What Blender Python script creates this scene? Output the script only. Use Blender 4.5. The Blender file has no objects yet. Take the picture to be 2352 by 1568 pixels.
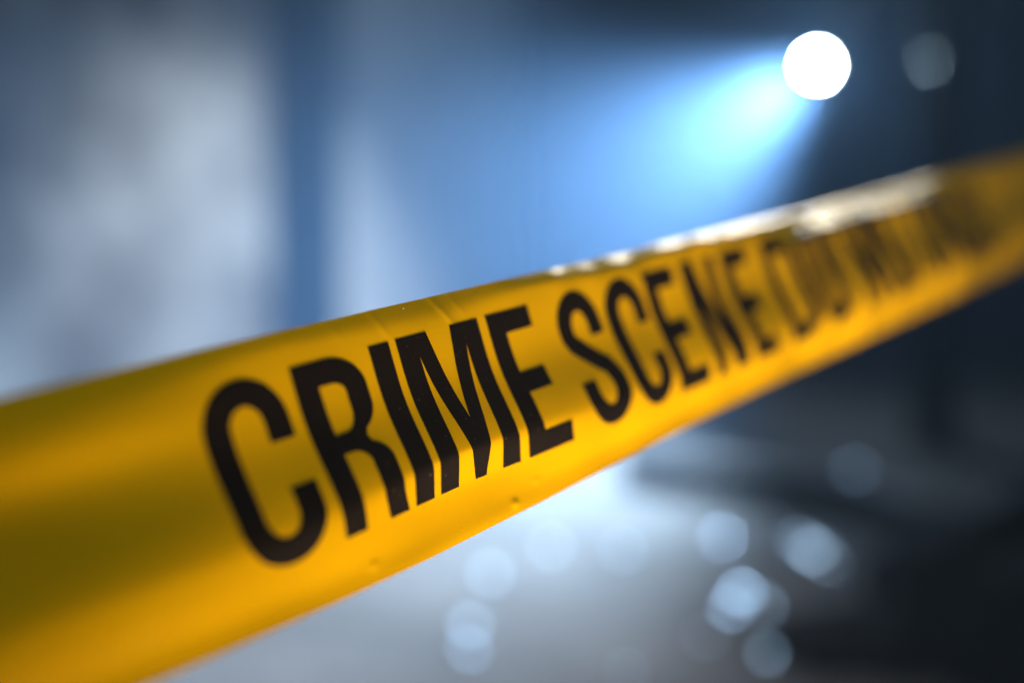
import bpy, bmesh, math, random
import numpy as np
from mathutils import Vector, Matrix
random.seed(7)
R = math.radians
sc = bpy.context.scene
COL = sc.collection

# ------------------------------------------------------------------ camera
H, PITCH, FPX, CX, CY = 0.70, R(-4), 2287.0, 1176.0, 784.0
cam_d = bpy.data.cameras.new('camera')
cam = bpy.data.objects.new('camera', cam_d); COL.objects.link(cam)
cam.location = (0, 0, H)
cam.rotation_euler = (R(90) + PITCH, 0, 0)
cam_d.lens = 35; cam_d.sensor_width = 36
cam_d.clip_start = 0.01; cam_d.clip_end = 200
cam_d.dof.use_dof = True
cam_d.dof.focus_distance = 0.322
cam_d.dof.aperture_fstop = 1.77
sc.camera = cam
MC = Matrix.Translation((0, 0, H)) @ Matrix.Rotation(PITCH, 4, 'X')

def cw(x, y, z):            # lens-frame right / up / forward metres -> world
    return MC @ Vector((x, z, y))
def at(px, py, z):          # direction of sight to a world point at depth z
    return cw((px - CX) / FPX * z, (CY - py) / FPX * z, z)
def on_ground(px, py):
    d = at(px, py, 1.0) - Vector((0, 0, H))
    t = -H / d.z
    return Vector((0, 0, H)) + d * t

# ------------------------------------------------------------------ world
w = bpy.data.worlds.new('World'); sc.world = w; w.use_nodes = True
bg = w.node_tree.nodes['Background']
bg.inputs[0].default_value = (0.28, 0.42, 0.75, 1); bg.inputs[1].default_value = 0.005

# ------------------------------------------------------------------ lamps
LAMP = at(1878, 150, 5.0)
AX = Vector((-0.69, -0.56, -0.48)).normalized()
def light(name, kind, loc, direction, energy, color, **kw):
    d = bpy.data.lights.new(name, kind); o = bpy.data.objects.new(name, d); COL.objects.link(o)
    o.location = loc; o.rotation_euler = Vector(direction).to_track_quat('-Z', 'Y').to_euler()
    d.energy = energy; d.color = color
    for k, v in kw.items(): setattr(d, k, v)
    return o
light('spot_beam', 'SPOT', LAMP + AX * 0.15, AX, 6400, (0.58, 0.79, 1.0),
      spot_size=R(60), spot_blend=1.0, shadow_soft_size=0.12)
# added neutral fill, out of view overhead, brightens the plaster wall and the ground
light('wall_fill', 'SPOT', (0.05, 3.8, 3.0), (-1.52, 2.35, -3.7), 1150, (0.84, 0.95, 1.0), spot_size=R(70), spot_blend=1.0, shadow_soft_size=0.2)
light('ground_fill', 'SPOT', (-0.15, 2.2, 2.8), (-0.22, -0.12, -2.7), 560, (0.95, 0.94, 1.0), spot_size=R(50), spot_blend=1.0, shadow_soft_size=0.3)  # added unseen fill, aimed down to brighten the near ground
light('lamp_spill', 'POINT', LAMP + AX * 0.08 + Vector((0, -0.03, 0)), AX, 18, (0.6, 0.86, 1.0), shadow_soft_size=0.03)
# added warm fill below the view lights the tape from underneath
TP = cw(0.0, -0.02, 0.36)
kp = cw(0.16, -0.42, 0.16); kt = cw(0.14, 0.02, 0.46)
light('warm_fill', 'SPOT', kp, kt - kp, 38.0, (1.0, 0.69, 0.46), spot_size=R(96), spot_blend=1.0, shadow_soft_size=0.12)
fp = cw(-0.50, 0.60, -0.60); ft = cw(0.12, 0.0, 0.45)
light('soft_fill', 'SPOT', fp, ft - fp, 18, (0.88, 0.97, 0.86), spot_size=R(38), spot_blend=1.0, shadow_soft_size=0.15)  # added soft fill behind the camera for the face of the tape
rp = cw(0.44, 0.63, 1.10); rt = cw(0.08, 0.03, 0.42)
light('rim_fill', 'SPOT', rp, rt - rp, 26, (1.0, 0.94, 0.78), spot_size=R(36), spot_blend=0.6, shadow_soft_size=0.17)  # added unseen source overhead, puts the highlights on the tape's top edge

# ------------------------------------------------------------------ render settings
sc.render.engine = 'CYCLES'
sc.view_settings.view_transform = 'Standard'; sc.view_settings.look = 'None'
sc.view_settings.exposure = 0; sc.view_settings.gamma = 1
sc.cycles.use_adaptive_sampling = False
sc.cycles.use_denoising = True
sc.cycles.volume_bounces = 0
sc.cycles.max_bounces = 6
sc.cycles.sample_clamp_indirect = 8
sc.cycles.sample_clamp_direct = 0

# ------------------------------------------------------------------ helpers
def mat(name, base, rough=0.6, metal=0.0, noise=None, bump=None, emit=None, spec=0.5):
    m = bpy.data.materials.new(name); m.use_nodes = True
    nt = m.node_tree; b = nt.nodes['Principled BSDF']
    b.inputs['Base Color'].default_value = (*base, 1); b.inputs['Roughness'].default_value = rough
    b.inputs['Metallic'].default_value = metal; b.inputs['Specular IOR Level'].default_value = spec
    tc = nt.nodes.new('ShaderNodeTexCoord')
    if noise:
        scale, c0, c1, lo, hi = noise
        n = nt.nodes.new('ShaderNodeTexNoise'); n.inputs['Scale'].default_value = scale
        n.inputs['Detail'].default_value = 5; n.inputs['Roughness'].default_value = 0.6
        nt.links.new(tc.outputs['Object'], n.inputs['Vector'])
        r = nt.nodes.new('ShaderNodeValToRGB')
        r.color_ramp.elements[0].position = lo; r.color_ramp.elements[0].color = (*c0, 1)
        r.color_ramp.elements[1].position = hi; r.color_ramp.elements[1].color = (*c1, 1)
        nt.links.new(n.outputs['Fac'], r.inputs[0]); nt.links.new(r.outputs[0], b.inputs['Base Color'])
    if bump:
        scale, st, dist = bump
        n = nt.nodes.new('ShaderNodeTexNoise'); n.inputs['Scale'].default_value = scale; n.inputs['Detail'].default_value = 4
        nt.links.new(tc.outputs['Object'], n.inputs['Vector'])
        bp = nt.nodes.new('ShaderNodeBump'); bp.inputs['Strength'].default_value = st; bp.inputs['Distance'].default_value = dist
        nt.links.new(n.outputs['Fac'], bp.inputs['Height']); nt.links.new(bp.outputs[0], b.inputs['Normal'])
    if emit:
        b.inputs['Emission Color'].default_value = (*emit[0], 1); b.inputs['Emission Strength'].default_value = emit[1]
    return m

def tag(o, label=None, cat=None, group=None, kind=None):
    if label: o['label'] = label
    if cat: o['category'] = cat
    if group: o['group'] = group
    if kind: o['kind'] = kind
    return o
def empty(name, loc):
    o = bpy.data.objects.new(name, None); COL.objects.link(o); o.location = loc; o.empty_display_size = 0.05
    bpy.context.view_layer.update()
    return o
def link(name, me, m, parent=None, smooth=False):
    if m: me.materials.append(m)
    for p in me.polygons: p.use_smooth = smooth
    o = bpy.data.objects.new(name, me); COL.objects.link(o)
    if parent is not None:
        o.parent = parent; o.matrix_parent_inverse = Matrix.Translation(-Vector(parent.location))
    return o
def frombm(name, bm, m, parent=None, smooth=False):
    me = bpy.data.meshes.new(name); bm.to_mesh(me); bm.free()
    return link(name, me, m, parent, smooth)
def box(bm, lo, hi, bev=0.0):
    r = bmesh.ops.create_cube(bm, size=1)
    c = [(a + b) / 2 for a, b in zip(lo, hi)]; s = [b - a for a, b in zip(lo, hi)]
    bmesh.ops.scale(bm, vec=s, verts=r['verts']); bmesh.ops.translate(bm, vec=c, verts=r['verts'])
    if bev:
        es = list({e for v in r['verts'] for e in v.link_edges})
        bmesh.ops.bevel(bm, geom=es, offset=bev, segments=2, affect='EDGES')
def tube(bm, pts, radii, seg=14):
    rings = []
    n = len(pts)
    for i, p in enumerate(pts):
        p = Vector(p)
        d = (Vector(pts[min(i + 1, n - 1)]) - Vector(pts[max(i - 1, 0)])).normalized()
        a = d.orthogonal().normalized() if i == 0 else (rings[-1][1] - d * rings[-1][1].dot(d)).normalized()
        b = d.cross(a)
        rings.append(([bm.verts.new(p + (a * math.cos(2 * math.pi * k / seg) + b * math.sin(2 * math.pi * k / seg)) * radii[i]) for k in range(seg)], a))
    for i in range(n - 1):
        A, B = rings[i][0], rings[i + 1][0]
        for k in range(seg):
            bm.faces.new((A[k], A[(k + 1) % seg], B[(k + 1) % seg], B[k]))
    bm.faces.new(rings[0][0][::-1]); bm.faces.new(rings[-1][0])

# ------------------------------------------------------------------ setting
GM = mat('ground_dirt', (0.3, 0.3, 0.3), 0.75, noise=(1.6, (0.030, 0.027, 0.024), (0.086, 0.082, 0.080), 0.40, 0.62), bump=(30, 0.5, 0.02))
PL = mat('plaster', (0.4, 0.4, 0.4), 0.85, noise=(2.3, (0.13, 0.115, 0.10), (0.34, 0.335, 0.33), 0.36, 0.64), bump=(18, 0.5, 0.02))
DK = mat('dark_metal', (0.03, 0.032, 0.035), 0.45, 0.3, bump=(60, 0.1, 0.002))
BW = mat('old_concrete', (0.1, 0.1, 0.1), 0.9, noise=(1.0, (0.05, 0.05, 0.055), (0.11, 0.11, 0.115), 0.35, 0.65))

def sheet():
    bm = bmesh.new()
    xs = np.concatenate([np.linspace(-30, -4, 14), np.linspace(-3.8, 4, 79), np.linspace(5, 30, 13)])
    ys = np.concatenate([np.linspace(-12, -0.5, 8), np.linspace(0, 9, 91), np.linspace(10, 40, 16)])
    g = []
    for y in ys:
        row = []
        for x in xs:
            z = 0.012 * math.sin(3.1 * x + 1.3 * y) * math.sin(2.3 * y - x) + 0.006 * math.sin(9 * x) * math.sin(7.3 * y + 2 * x)
            row.append(bm.verts.new((x, y, z)))
        g.append(row)
    for j in range(len(ys) - 1):
        for i in range(len(xs) - 1):
            bm.faces.new((g[j][i], g[j][i + 1], g[j + 1][i + 1], g[j + 1][i]))
    return bm
tag(frombm('ground', sheet(), GM, smooth=True), kind='structure')

# left plaster wall runs away from the camera; a deep opening breaks it
P0 = Vector((-2.55, 3.6, 0)); P1 = at(625, 784, 6.0); P1.z = 0
WD = (P1 - P0).normalized(); WN = Vector((WD.y, -WD.x, 0))      # WN points to the light side
def wall_piece(a, b, thick=0.10, top=3.4):
    bm = bmesh.new()
    c = [a, b, b - WN * thick, a - WN * thick]
    lo = [bm.verts.new((p.x, p.y, -0.06)) for p in c]; hi = [bm.verts.new((p.x, p.y, top)) for p in c]
    bm.faces.new(lo); bm.faces.new(hi[::-1])
    for i in range(4):
        j = (i + 1) % 4
        bm.faces.new((lo[i], hi[i], hi[j], lo[j]))
    bmesh.ops.recalc_face_normals(bm, faces=bm.faces)
    return bm
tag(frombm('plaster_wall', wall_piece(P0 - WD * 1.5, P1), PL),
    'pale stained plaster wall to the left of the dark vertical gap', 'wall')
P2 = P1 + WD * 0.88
tag(frombm('plaster_wall', wall_piece(P2, P2 + WD * 2.6), mat('lit_plaster', (0.5, 0.5, 0.5), 0.85, noise=(2.0, (0.50, 0.50, 0.50), (0.78, 0.78, 0.77), 0.34, 0.68), bump=(18, 0.5, 0.02))),  # paler than the other wall: extra light is put into its colour
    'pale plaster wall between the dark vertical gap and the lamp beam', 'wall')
# back of the opening; the shade inside is put into its near-black colour
bm = bmesh.new()
a = P1 - WN * 1.3 - WD * 0.9; b = P2 - WN * 1.3 + WD * 0.3
c = [a, b, b - WN * 0.06, a - WN * 0.06]
lo = [bm.verts.new((p.x, p.y, -0.05)) for p in c]; hi = [bm.verts.new((p.x, p.y, 3.2)) for p in c]
bm.faces.new(lo); bm.faces.new(hi[::-1])
for i in range(4):
    j = (i + 1) % 4; bm.faces.new((lo[i], hi[i], hi[j], lo[j]))
bmesh.ops.recalc_face_normals(bm, faces=bm.faces)
tag(frombm('dark_door', bm, mat('door_shade', (0.015, 0.016, 0.018), 0.7, bump=(20, .3, .01))), 'tall dark door set back in the gap between the two plaster walls', 'door')
# far wall closing the yard
bm = bmesh.new(); box(bm, (-6, 10.5, -0.06), (12, 10.9, 5.5), 0.02)
tag(frombm('back_wall', bm, BW), 'dark concrete wall far behind the lamp at the right', 'wall')

# ------------------------------------------------------------------ lamp on its post
pp = on_ground(2150, 1180); pp = Vector((0.427 * 4.0, 4.0, 0))
post = empty('post', pp)
tag(post, 'dark upright post on the right, behind the far end of the tape', 'post')
bm = bmesh.new(); tube(bm, [(pp.x, pp.y, -0.05), (pp.x, pp.y, 3.2)], [0.085, 0.08], 20)
frombm('pole', bm, mat('post_paint', (0.015, 0.015, 0.017), 0.9, spec=0.15, bump=(60, 0.1, 0.002)), post, True)
bm = bmesh.new(); box(bm, (pp.x - 0.11, pp.y - 0.11, 0.0), (pp.x + 0.11, pp.y + 0.11, 0.03), 0.006)
frombm('base_plate', bm, DK, post)

GL = mat('bright_shard', (0.66, 0.82, 0.98), 0.30, 0.9)
rc = at(2138, 142, 3.87); hh = ((LAMP - rc).normalized() + (Vector((0, 0, H)) - rc).normalized()).normalized()
bm = bmesh.new(); bmesh.ops.create_cone(bm, cap_ends=True, segments=24, radius1=0.014, radius2=0.014, depth=0.008)
bmesh.ops.transform(bm, matrix=Matrix.Translation(rc) @ (hh + Vector((.08, 0, .10))).to_track_quat('Z', 'Y').to_matrix().to_4x4(), verts=bm.verts)
frombm('glint_disc', bm, GL, post)  # added glossy disc, tilted toward the lamp to make a faint light spot

lampm = mat('lamp_lens', (1, 1, 1), 0.3, emit=((0.75, 0.88, 1.0), 1200))
lm = empty('spot_lamp', LAMP)
tag(lm, 'brightly lit round spot lamp shining down to the left in the haze', 'lamp')
q = AX.to_track_quat('Z', 'Y').to_matrix().to_4x4()
def lathe(prof, seg=32):
    bm = bmesh.new(); rings = []
    for r, z in prof:
        if r < 1e-6: rings.append([bm.verts.new((0, 0, z))])
        else: rings.append([bm.verts.new((r * math.cos(2 * math.pi * k / seg), r * math.sin(2 * math.pi * k / seg), z)) for k in range(seg)])
    for A, B in zip(rings, rings[1:]):
        for k in range(seg):
            k2 = (k + 1) % seg
            if len(A) == 1: bm.faces.new((A[0], B[k], B[k2]))
            elif len(B) == 1: bm.faces.new((A[k], B[0], A[k2]))
            else: bm.faces.new((A[k], A[k2], B[k2], B[k]))
    bmesh.ops.recalc_face_normals(bm, faces=bm.faces)
    bmesh.ops.transform(bm, matrix=Matrix.Translation(LAMP) @ q, verts=bm.verts)
    return bm
frombm('housing', lathe([(0, -0.14), (0.035, -0.138), (0.04, -0.12), (0.04, -0.04), (0.047, -0.02), (0.047, 0.0), (0.035, 0.0), (0.033, -0.006), (0, -0.008)]), DK, lm, True)
frombm('lens', lathe([(0.030, 0.0), (0.029, 0.012), (0.024, 0.024), (0.014, 0.031), (0, 0.034)]), lampm, lm, True)
bm = bmesh.new()
hk = LAMP - AX * 0.12
tube(bm, [hk, hk + Vector((0.05, 0.03, 0.10)), Vector((pp.x - 0.25, pp.y + 0.45, LAMP.z + 0.12)), Vector((pp.x, pp.y + 0.05, LAMP.z + 0.14))], [0.008] * 4, 10)
frombm('bracket', bm, DK, lm, True)

# ------------------------------------------------------------------ heap and hose
def heap(name, cx, cy, rx, ry, hz, seed, m):
    rnd = random.Random(seed); ph = [rnd.uniform(0, 6.28) for _ in range(8)]
    bm = bmesh.new(); bmesh.ops.create_icosphere(bm, subdivisions=5, radius=1)
    for v in bm.verts:
        a = math.atan2(v.co.y, v.co.x)
        k = 1 + 0.10 * math.sin(3 * a + ph[0]) + 0.06 * math.sin(7 * a + ph[1] + 2 * v.co.z) + 0.05 * math.sin(11 * v.co.x + ph[2]) * math.sin(9 * v.co.y + ph[3]) + 0.04 * math.sin(17 * v.co.z + 5 * a + ph[4])
        z = v.co.z
        v.co = Vector((v.co.x * rx * k, v.co.y * ry * k, max(z, -0.12) * hz * (1 + 0.12 * math.sin(5 * v.co.x + ph[5]) + 0.08 * math.sin(9 * v.co.y + ph[6]))))
        v.co += Vector((cx, cy, 0))
    return frombm(name, bm, m, smooth=True)
TARP = mat('black_sheeting', (0.004, 0.004, 0.005), 0.9, spec=0.2, bump=(25, 0.4, 0.01))
g = on_ground(2480, 1560)
tag(heap('heap_and_shade', 1.08, 1.80, 0.40, 0.40, 0.30, 3, TARP), 'black shapeless heap on the ground in the lower right corner', 'heap')
tag(heap('heap_and_shade', 0.64, 1.82, 0.17, 0.16, 0.07, 5, TARP), 'low black patch standing in for the ground shadow left of the big black heap', 'heap')  # low mound modelled in place of the dark ground shadow beside the heap

hp = [on_ground(x, y) for x, y in ((1440, 1095), (1560, 1120), (1700, 1135), (1850, 1150), (1980, 1175), (2100, 1215), (2260, 1290))]
for v in hp: v.z = 0.05
bm = bmesh.new(); tube(bm, hp, [0.05] * len(hp), 14)
tag(frombm('rubber_hose', bm, mat('hose_rubber', (0.02, 0.022, 0.026), 0.55, bump=(40, .2, .004)), smooth=True),
    'thick dark hose lying across the ground below the tape', 'hose')

# ------------------------------------------------------------------ glinting shards
def shard(px, py, size, dev, label, grp=None, seed=0):
    rnd = random.Random(seed)
    p = on_ground(px, py); p.z = size * 0.32
    h = ((LAMP - p).normalized() + (Vector((0, 0, H)) - p).normalized()).normalized()
    a_ = rnd.uniform(0, 6.28); e1 = h.orthogonal().normalized(); e2 = h.cross(e1)
    h = (h + (e1 * math.cos(a_) + e2 * math.sin(a_)) * dev).normalized()
    qm = h.to_track_quat('Z', 'Y').to_matrix().to_4x4()
    bm = bmesh.new(); n = rnd.randint(5, 7)
    top = []; bot = []
    for k in range(n):
        a = 2 * math.pi * (k + rnd.uniform(-.25, .25)) / n; r = size * 0.5 * rnd.uniform(.8, 1.15)
        top.append(bm.verts.new((r * math.cos(a), r * math.sin(a), 0.002)))
        bot.append(bm.verts.new((r * math.cos(a), r * math.sin(a), -0.002)))
    bm.faces.new(top); bm.faces.new(bot[::-1])
    for k in range(n): bm.faces.new((top[k], bot[k], bot[(k + 1) % n], top[(k + 1) % n]))
    bmesh.ops.recalc_face_normals(bm, faces=bm.faces)
    bmesh.ops.transform(bm, matrix=qm, verts=bm.verts)
    o = frombm('glass_shard', bm, GL); o.location = p
    return tag(o, label, 'shard', grp)
SH = [(1710, 1375, .034, .01, 'brightest glinting shard, left of the low black patch'),
      (1865, 1275, .034, .01, 'second brightest glinting shard, just above the low black patch'),
      (1770, 1515, .030, .01, 'glinting shard nearest the bottom edge beside the black patch'),
      (1755, 1400, .024, .06, 'dimmer shard overlapping the brightest one at its lower right'),
      (1895, 1262, .022, .07, 'dimmer shard overlapping the second brightest one at its right'),
      (1790, 1265, .022, .08, 'faint shard between the two brightest ones, higher up'),
      (2015, 1310, .026, .09, 'faint wide glint between the black patch and the big heap'),
      (1265, 1262, .028, .23, 'pale round glint on the bright ground under the tape'),
      (1430, 1270, .028, .23, 'pale glint on the ground right of the one under the tape'),
      (1125, 1325, .028, .23, 'pale glint on the brightest ground, left of the one under the tape'),
      (1080, 1445, .026, .20, 'upper of two overlapping pale glints near the bottom edge'),
      (1078, 1500, .024, .20, 'lower of two overlapping pale glints near the bottom edge'),
      (1440, 1550, .022, .20, 'faint glint cut by the bottom edge at the middle'),
      (1620, 1470, .022, .20, 'faint glint on the greyish ground left of the nearest bright shard'),
      (2290, 1545, .024, .09, 'faint glint in the dark lower right corner'),
      (1835, 1250, .026, .05, 'bluish glint overlapping the second brightest one at its upper left'),
      (1680, 1405, .022, .07, 'dim bluish glint overlapping the brightest one at its lower left'),
      (1905, 1300, .024, .06, 'bluish glint overlapping the second brightest one at its lower right'),
      (1560, 1290, .020, .09, 'small faint glint halfway between the bright ground and the dark right side'),
      (1660, 1240, .020, .09, 'small faint glint just in front of the dark hose'),
      (1965, 1085, .03, .10, 'very faint glint beyond the hose, left of the post')]
for i, (x, y, s, d, l) in enumerate(SH): shard(x, y, s, d, l, 'glinting shards on the ground', 20 + i)

# ------------------------------------------------------------------ the tape
W = 0.0802
def unit(v): return v / np.linalg.norm(v)
T0 = np.array([-0.0346, -0.0270, 0.305]); TD0 = np.array([0.6713, 0.2009, 0.7135])
TU = np.array([-0.3299, 0.9429, 0.0449]); TN = np.array([0.6637, 0.2655, -0.6993])
GU, GN = 0.0095, 0.0064
VT = 0.02714                      # height of the letter tops above the middle line
SA = np.concatenate([np.arange(-0.24, -0.10, 0.002), np.arange(-0.10, 0.56, 0.001), np.arange(0.56, 1.60, 0.006)])
UA = np.linspace(0, 1, 97)        # 0 = top edge, 1 = bottom edge
def sm(x, a, b):
    t = np.clip((x - a) / (b - a), 0, 1); return t * t * (3 - 2 * t)
S, Uu = np.meshgrid(SA, UA, indexing='ij')
def bump(x, c, wd): return np.exp(-((x - c) / wd) ** 2)
phi = np.zeros_like(S)
# lower flap turned under
kk = 0.685 - 0.045 * bump(S, 0.02, 0.04)
phi += (17 + 14 * bump(S, 0.022, 0.035)) * sm(Uu, kk - 0.05 + 0.035 * bump(S, 0.02, .03), kk + 0.05 - 0.035 * bump(S, 0.02, .03))
# letter zone: slight crown
phi += 5 * bump(Uu, 0.22, 0.14) - 10 * bump(Uu, 0.50, 0.15) - 16 * sm(Uu, 0.86, 0.98)
# left: rolls along the tape
L = 1 - sm(S, -0.11, -0.04)
phi += L * (-14 * bump(Uu, 0.08, 0.08) + 20 * bump(Uu, 0.25, 0.07) - 13 * bump(Uu, 0.50, 0.14) + 5 * sm(Uu, .74, .82))
# top edge rolled back, more so to the right
phi += -(14 + 36 * sm(S, 0.05, 0.12)) * (1 - sm(Uu, 0.02, 0.10 + 0.02 * np.sin(S * 60)))
Rr = sm(S, 0.235, 0.30) * (1 - sm(S, 0.45, 0.51))
phi += -Rr * 50 * (1 - sm(Uu, 0.20, 0.29)) + Rr * 36 * (1 - sm(Uu, 0.05, 0.12)) + Rr * 8 * sm(Uu, .7, .8)
# fine variation
phi += 1.2 * np.sin(S * 55 + 3) * np.sin(Uu * 7 + 1) + 0.8 * np.sin(S * 130 + Uu * 5)
ph = np.radians(phi)
du = W * (UA[1] - UA[0])
dv = -np.cos(ph) * du; dn = -np.sin(ph) * du
iv = int(round((0.0381 - VT) / W * 96))
def integ(d, base):
    c = np.cumsum(d, axis=1); c = np.concatenate([np.zeros((c.shape[0], 1)), c[:, :-1]], axis=1)
    return c - c[:, iv:iv + 1] + base
V = integ(dv, VT); Nn = integ(dn, 0.0)
UT = (0.0381 - VT) / W; UB = UT + 0.0519 / W
V = V + Rr * (0.0381 - V[:, :1]) * (1 - sm(Uu, 0.2, 0.5))
V = V + (1 - sm(Uu, 0.0, UT + .03)) * (0.0381 - V[:, :1]) + sm(Uu, UB - .06, 1.0) * (np.interp(S, [-.2, -.094, -.064, -.035, 0, .052, .117, .224, .6], [-.0368, -.0380, -.0391, -.0400, -.0405, -.0398, -.0385, -.0380, -.0398]) - V[:, -1:])
Nn = Nn + sm(Uu, UB - .02, 1.0) * 0.7 * (-0.004 - Nn[:, -1:])
# transverse ripples, stronger far away and near the top
def rip(S, Uu):
    r = 0.00010 * np.sin(S * 210 + 4 * Uu) * sm(S, -0.05, 0.05)
    r += Rr * (0.0008 * np.sin(S * 300 + 6 * Uu + 2 * np.sin(S * 40)) + 0.0004 * np.sin(S * 470 + 3 * Uu + 1)) * (1.1 - 0.5 * Uu)
    r += sm(S, .07, .10) * (1 - sm(S, .24, .28)) * 0.00018 * np.sin(S * 240 + 1.5 * np.sin(S * 57)) * (1 - sm(Uu, .08, .16))
    r += sm(S, .06, .12) * 0.00025 * np.sin(S * 170 + 2 * np.sin(S * 31)) * (1 - sm(Uu, .05, .25))
    return r
Nn = Nn + rip(S, Uu)
# fine creases running down from the top edge
for s0, sl, ln, am in ((0.004, 0.012, .16, 2.2e-4), (0.030, 0.016, .20, 2.8e-4), (0.038, 0.014, .14, 1.6e-4), (-0.012, 0.01, .12, 1.2e-4), (-0.03, .012, .09, 1.2e-4)):
    Nn = Nn + am * np.exp(-((S - s0 - sl * Uu / .2 * .5) / 0.0011) ** 2) * (1 - sm(Uu, ln * .5, ln))
# small dents at the lower edge
for s0, u0, am in ((0.0405, 0.955, 6e-4), (-0.022, 0.93, 5e-4), (0.052, .90, 3e-4)):
    Nn = Nn + am * np.exp(-((S - s0) / 0.0014) ** 2 - ((Uu - u0) / 0.015) ** 2)
TPOS = T0 + TD0 * S[..., None] + TU * (GU * S * S + V)[..., None] + TN * (GN * S * S + Nn)[..., None]
wm = np.array(MC)
def toworld(P):              # (x right, y up, z forward) -> world
    X = np.stack([P[..., 0], P[..., 2], P[..., 1]], -1)
    return X @ wm[:3, :3].T + wm[:3, 3]
TW = toworld(TPOS)
dS = np.gradient(TW, axis=0); dU = np.gradient(TW, axis=1)
NRM = np.cross(dS, dU); NRM /= np.linalg.norm(NRM, axis=-1, keepdims=True)
tow = toworld(T0 + TN) - toworld(T0)
if (NRM.reshape(-1, 3) @ tow).mean() < 0: NRM = -NRM
def samp(s, u, lift):
    i = np.clip(np.searchsorted(SA, s) - 1, 0, len(SA) - 2); fi = np.clip((s - SA[i]) / (SA[i + 1] - SA[i]), 0, 1)
    x = np.clip(u, 0, 1) * 96; j = np.clip(x.astype(int), 0, 95); fj = x - j
    def g(A):
        return (A[i, j] * ((1 - fi) * (1 - fj))[:, None] + A[i + 1, j] * (fi * (1 - fj))[:, None]
                + A[i, j + 1] * ((1 - fi) * fj)[:, None] + A[i + 1, j + 1] * (fi * fj)[:, None])
    n = g(NRM); n /= np.linalg.norm(n, axis=1, keepdims=True)
    return g(TW) + n * lift

# film: yellow plastic, lets some light through
FM = bpy.data.materials.new('yellow_film'); FM.use_nodes = True
nt = FM.node_tree; nt.nodes.clear()
out = nt.nodes.new('ShaderNodeOutputMaterial')
pb = nt.nodes.new('ShaderNodeBsdfPrincipled'); tr = nt.nodes.new('ShaderNodeBsdfTranslucent'); mx = nt.nodes.new('ShaderNodeMixShader')
pb.inputs['Base Color'].default_value = (0.90, 0.54, 0.0, 1); pb.inputs['Roughness'].default_value = 0.19
pb.inputs['Specular IOR Level'].default_value = 0.32
tr.inputs['Color'].default_value = (0.85, 0.52, 0.0, 1); mx.inputs[0].default_value = 0.30
uv = nt.nodes.new('ShaderNodeUVMap'); uv.uv_map = 'along'
def stretched(sx, sy, det, strength, dist, prev, lo=0.0, hi=1.0):
    mp = nt.nodes.new('ShaderNodeMapping'); mp.inputs['Scale'].default_value = (sx, sy, 1)
    n = nt.nodes.new('ShaderNodeTexNoise'); n.inputs['Scale'].default_value = 1; n.inputs['Detail'].default_value = det
    mr = nt.nodes.new('ShaderNodeMapRange'); mr.inputs['From Min'].default_value = lo; mr.inputs['From Max'].default_value = hi
    b = nt.nodes.new('ShaderNodeBump'); b.inputs['Strength'].default_value = strength; b.inputs['Distance'].default_value = dist
    nt.links.new(uv.outputs[0], mp.inputs[0]); nt.links.new(mp.outputs[0], n.inputs['Vector']); nt.links.new(n.outputs['Fac'], mr.inputs[0])
    nt.links.new(mr.outputs[0], b.inputs['Height'])
    if prev: nt.links.new(prev.outputs[0], b.inputs['Normal'])
    return b
sa = stretched(12, 260, 3, 0.35, 0.00012, None)
sb = stretched(420, 22, 3, 0.3, 0.00015, sa, 0.60, 0.80)
sd = stretched(700, 700, 1, 0.5, 0.00015, sb, 0.70, 0.80)
tc = nt.nodes.new('ShaderNodeTexCoord'); n1 = nt.nodes.new('ShaderNodeTexNoise'); n1.inputs['Scale'].default_value = 45; n1.inputs['Detail'].default_value = 5
n2 = nt.nodes.new('ShaderNodeTexNoise'); n2.inputs['Scale'].default_value = 1500; n2.inputs['Detail'].default_value = 2
b1 = nt.nodes.new('ShaderNodeBump'); b1.inputs['Strength'].default_value = 0.15; b1.inputs['Distance'].default_value = 0.0012
b2 = nt.nodes.new('ShaderNodeBump'); b2.inputs['Strength'].default_value = 0.25; b2.inputs['Distance'].default_value = 0.00008
for n in (n1, n2): nt.links.new(tc.outputs['Object'], n.inputs['Vector'])
nt.links.new(n1.outputs['Fac'], b1.inputs['Height']); nt.links.new(n2.outputs['Fac'], b2.inputs['Height'])
nt.links.new(sd.outputs[0], b1.inputs['Normal']); nt.links.new(b1.outputs[0], b2.inputs['Normal']); nt.links.new(b2.outputs[0], pb.inputs['Normal'])
nt.links.new(pb.outputs[0], mx.inputs[1]); nt.links.new(tr.outputs[0], mx.inputs[2]); nt.links.new(mx.outputs[0], out.inputs[0])

INK = mat('black_ink', (0.010, 0.0085, 0.0075), 0.38, bump=(1800, 0.2, 0.00005), spec=0.35)
nt = INK.node_tree; pb = nt.nodes['Principled BSDF']
tc = nt.nodes.new('ShaderNodeTexCoord'); n1 = nt.nodes.new('ShaderNodeTexNoise'); n1.inputs['Scale'].default_value = 1700; n1.inputs['Detail'].default_value = 1
r1 = nt.nodes.new('ShaderNodeValToRGB'); r1.color_ramp.elements[0].position = 0.76; r1.color_ramp.elements[0].color = (0.010, 0.0085, 0.0075, 1)
r1.color_ramp.elements[1].position = 0.80; r1.color_ramp.elements[1].color = (0.30, 0.24, 0.12, 1)
nt.links.new(tc.outputs['Object'], n1.inputs['Vector']); nt.links.new(n1.outputs['Fac'], r1.inputs[0]); nt.links.new(r1.outputs[0], pb.inputs['Base Color'])
org = Vector(toworld(T0))
tape = empty('barrier_tape', org)
tag(tape, 'taut yellow plastic barrier tape with black printed words', 'tape')
nS, nU = len(SA), len(UA)
me = bpy.data.meshes.new('film')
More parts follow.
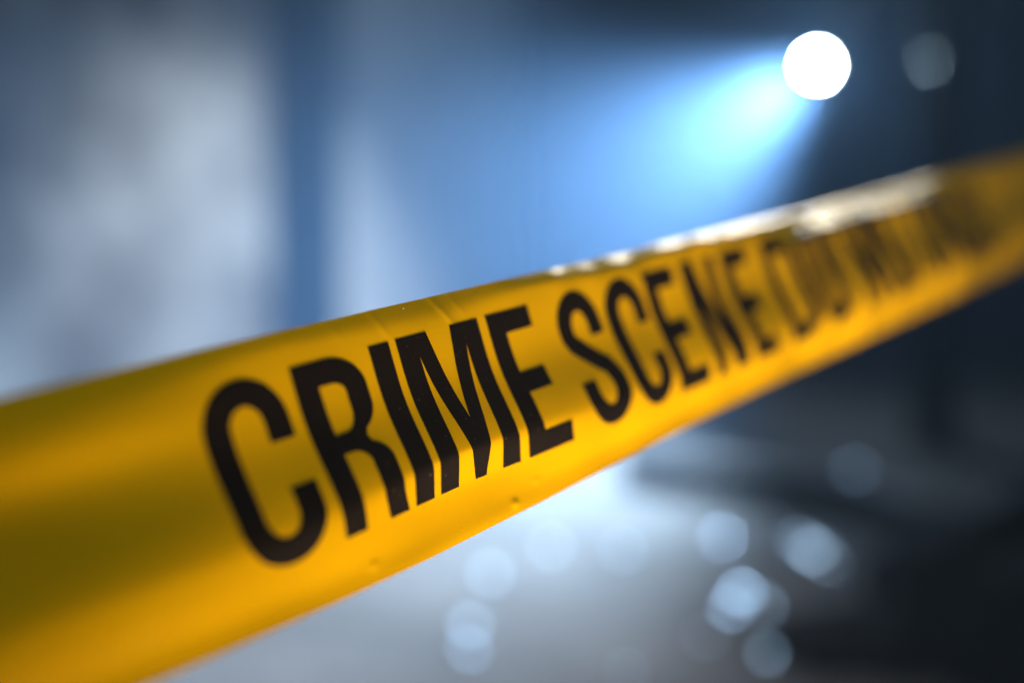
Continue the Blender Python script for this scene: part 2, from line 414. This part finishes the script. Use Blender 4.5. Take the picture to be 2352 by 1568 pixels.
fc = [(i * nU + j, i * nU + j + 1, (i + 1) * nU + j + 1, (i + 1) * nU + j) for i in range(nS - 1) for j in range(nU - 1)]
me.from_pydata([tuple(p) for p in TW.reshape(-1, 3)], [], fc); me.update()
uvl = me.uv_layers.new(name='along'); li = np.empty(len(me.loops), int); me.loops.foreach_get('vertex_index', li)
uvc = np.stack([S.reshape(-1)[li], (Uu * W).reshape(-1)[li]], 1).astype('f'); uvl.data.foreach_set('uv', uvc.reshape(-1))
link('film', me, FM, tape, True)

# ---- lettering, drawn in a unit cell: x in mm from the left, y 0..1 (1 = top)
SX, SY = 8.2, 0.148               # stem width in mm, bar height as share of the letter
def arc(cx, cy, rx, ry, a0, a1, n=14):
    return [(cx + rx * math.cos(R(a0 + (a1 - a0) * k / n)), cy + ry * math.sin(R(a0 + (a1 - a0) * k / n))) for k in range(n + 1)]
def sweep(pts, sx=SX, sy=SY):     # pen sweep along a centre line
    L_, R_ = [], []
    n = len(pts)
    for i in range(n):
        a = pts[max(i - 1, 0)]; b = pts[min(i + 1, n - 1)]
        dx, dy = (b[0] - a[0]) / 50.0, b[1] - a[1]; l = math.hypot(dx, dy) or 1
        nx, ny = -dy / l, dx / l
        L_.append((pts[i][0] + nx * sx / 2, pts[i][1] + ny * sy / 2)); R_.append((pts[i][0] - nx * sx / 2, pts[i][1] - ny * sy / 2))
    return L_ + R_[::-1]
OV = 0.012
def ring(w):
    rx = w / 2; ry = .27
    o = arc(w - rx, 1 + OV - ry, rx, ry, 0, 90) + arc(rx, 1 + OV - ry, rx, ry, 90, 180) + arc(rx, ry - OV, rx, ry, 180, 270) + arc(w - rx, ry - OV, rx, ry, 270, 360)
    ix = rx - SX; iy = ry - SY
    i = arc(w - rx, 1 + OV - ry, ix, iy, 0, 90) + arc(rx, 1 + OV - ry, ix, iy, 90, 180) + arc(rx, ry - OV, ix, iy, 180, 270) + arc(w - rx, ry - OV, ix, iy, 270, 360)
    return [o, i]
def letter_polys(ch, w):
    t, h = SX, SY
    if ch == 'I': return [[(0, 0), (0, 1), (t, 1), (t, 0)]]
    if ch == 'E': return [[(0, 0), (0, 1), (w, 1), (w, 1 - h), (t, 1 - h), (t, .57), (w * .93, .57), (w * .93, .57 - h), (t, .57 - h), (t, h), (w, h), (w, 0)]]
    if ch == 'T': return [[(0, 1), (w, 1), (w, 1 - h), (w / 2 + t / 2, 1 - h), (w / 2 + t / 2, 0), (w / 2 - t / 2, 0), (w / 2 - t / 2, 1 - h), (0, 1 - h)]]
    if ch == 'N': return [[(0, 0), (0, 1), (t * 1.15, 1), (w - t * .95, .38), (w - t * .95, 1), (w, 1), (w, 0), (w - t * 1.15, 0), (t * .95, .60), (t * .95, 0)]]
    if ch == 'M':
        a = 13.2
        return [[(0, 0), (0, 1), (a, 1), (w / 2, .40), (w - a, 1), (w, 1), (w, 0), (w - t * .98, 0), (w - t * .98, .86), (w / 2 + 2.6, 0), (w / 2 - 2.6, 0), (t * .98, .86), (t * .98, 0)]]
    if ch == 'O': return ring(w)
    if ch == 'C':
        rx = w / 2; ry = .27; ix = rx - t; iy = ry - h
        return [[(w, .635)] + arc(w - rx, 1 + OV - ry, rx, ry, 0, 90) + arc(rx, 1 + OV - ry, rx, ry, 90, 180) + arc(rx, ry - OV, rx, ry, 180, 270)
                + arc(w - rx, ry - OV, rx, ry, 270, 360) + [(w, .375), (w - t, .375)] + arc(w - rx, ry - OV, ix, iy, 360, 270)
                + arc(rx, ry - OV, ix, iy, 270, 180) + arc(rx, 1 + OV - ry, ix, iy, 180, 90) + arc(w - rx, 1 + OV - ry, ix, iy, 90, 0) + [(w - t, .635)]]
    if ch == 'D':
        rx = w * .55; ry = .25
        return [[(0, 0), (0, 1)] + arc(w - rx, 1 - ry, rx, ry, 90, 0) + arc(w - rx, ry, rx, ry, 0, -90),
                [(t, h), (t, 1 - h)] + arc(w - rx, 1 - ry, rx - t, ry - h, 90, 0) + arc(w - rx, ry, rx - t, ry - h, 0, -90)]
    if ch == 'R':
        rx = w * .5; ry = .21
        o = [(0, 0), (0, 1)] + arc(w - rx - .4, 1 - ry, rx, ry, 90, 0) + arc(w - rx - .4, .70, rx, .18, 0, -55) + [(w * .735, .512)] \
            + arc(w - rx * .9, .34, rx * .86, .15, 60, 0) + [(w - .6, .12), (w + .6, .0), (w - t + .4, 0), (w - t - .6, .13), (w - t - .7, .34)] \
            + arc(w - t - rx * .45, .34, rx * .42, .105, 10, 90) + [(t, .445), (t, 0)]
        i = [(t, .562), (t, 1 - h)] + arc(w - rx - .4, 1 - ry, rx - t, ry - h, 90, 0) + arc(w - rx - .4, .68, rx - t, .117, 0, -90)
        return [o, i]
    if ch == 'S':
        a = w / 2 - t / 2; y1, y0 = 1 + OV - h / 2, h / 2 - OV
        c = [(w - t / 2, .66), (w - t / 2, .70)] + arc(w / 2, y1 - .20, a, .20, 0, 180, 18) \
            + [(t / 2 + .2, .69), (t / 2 + 1.5, .63), (w * .38, .565), (w * .56, .49), (w * .74, .42), (w - t / 2 - 1.3, .365), (w - t / 2 - .2, .31)] \
            + arc(w / 2, y0 + .20, a, .20, 0, -180, 18) + [(t / 2, .31), (t / 2, .345)]
        return [sweep(c)]
UT = (0.0381 - VT) / W; UB = UT + 0.0519 / W
def make_letter(ch, s0, w, idx):
    cu = bpy.data.curves.new('letter', 'CURVE'); cu.dimensions = '2D'; cu.fill_mode = 'BOTH'
    for poly in letter_polys(ch, w):
        sp = cu.splines.new('POLY'); sp.points.add(len(poly) - 1); sp.use_cyclic_u = True
        for p, (x, y) in zip(sp.points, poly): p.co = (x, y * 50, 0, 1)
    tmp = bpy.data.objects.new('tmp', cu)
    me0 = bpy.data.meshes.new_from_object(tmp)
    bm = bmesh.new(); bm.from_mesh(me0)
    bpy.data.objects.remove(tmp); bpy.data.curves.remove(cu); bpy.data.meshes.remove(me0)
    bmesh.ops.remove_doubles(bm, verts=bm.verts, dist=1e-4)
    for k in range(1, 44):
        bmesh.ops.bisect_plane(bm, geom=bm.verts[:] + bm.edges[:] + bm.faces[:], plane_co=(0, k * 50 / 44 + .07, 0), plane_no=(0, 1, 0))
    x = 1.3
    while x < w + 1:
        bmesh.ops.bisect_plane(bm, geom=bm.verts[:] + bm.edges[:] + bm.faces[:], plane_co=(x + .03, 0, 0), plane_no=(1, 0, 0)); x += 1.3
    xy = np.array([v.co[:2] for v in bm.verts])
    P = samp(s0 + xy[:, 0] / 1000, UT + (1 - xy[:, 1] / 50) * (UB - UT), 0.00018)
    for v, p in zip(bm.verts, P): v.co = p
    bm.normal_update()
    n = sum((f.normal * f.calc_area() for f in bm.faces), Vector())
    if n.dot(Vector(tow)) < 0: bmesh.ops.reverse_faces(bm, faces=bm.faces)
    o = frombm('printed_letter', bm, INK, tape, True)
    o['label'] = 'black letter %s %s' % (ch, idx)
TEXT = [('C', -61.5, 27, 'at the start of CRIME'), ('R', -30.5, 25.6, 'in CRIME'), ('I', -1.3, SX, 'in CRIME'), ('M', 9.7, 37.0, 'in CRIME'), ('E', 50.6, 22.0, 'at the end of CRIME'),
        ('S', 85.0, 25.5, 'at the start of SCENE'), ('C', 114.0, 26.0, 'in SCENE'), ('E', 143.2, 21.6, 'in the middle of SCENE'), ('N', 171.0, 26.6, 'in SCENE'), ('E', 203.8, 21.6, 'at the end of SCENE'),
        ('D', 240.0, 25.5, 'in DO'), ('O', 269.0, 26.0, 'in DO'),
        ('N', 309.0, 26.6, 'in NOT'), ('O', 339.0, 26.0, 'in NOT'), ('T', 367.0, 23.0, 'in NOT'),
        ('C', 404.0, 26.0, 'in CROSS'), ('R', 434.0, 25.6, 'in CROSS'), ('O', 463.0, 26.0, 'in CROSS'), ('S', 492.0, 25.5, 'in CROSS, first of two'), ('S', 521.0, 25.5, 'in CROSS, last of two')]
for ch, s0, w_, idx in TEXT: make_letter(ch, s0 / 1000, w_, idx)

# ------------------------------------------------------------------ haze
bm = bmesh.new(); box(bm, (-34, -14, -1.1), (34, 42, 6.5))
hm = bpy.data.materials.new('haze_air'); hm.use_nodes = True; hn = hm.node_tree; hn.nodes.clear()
ho = hn.nodes.new('ShaderNodeOutputMaterial'); pv = hn.nodes.new('ShaderNodeVolumePrincipled')
pv.inputs['Color'].default_value = (0.33, 0.59, 1.0, 1); pv.inputs['Density'].default_value = 0.029; pv.inputs['Anisotropy'].default_value = 0.35
hn.links.new(pv.outputs[0], ho.inputs['Volume'])
tag(frombm('haze', bm, hm), kind='stuff')
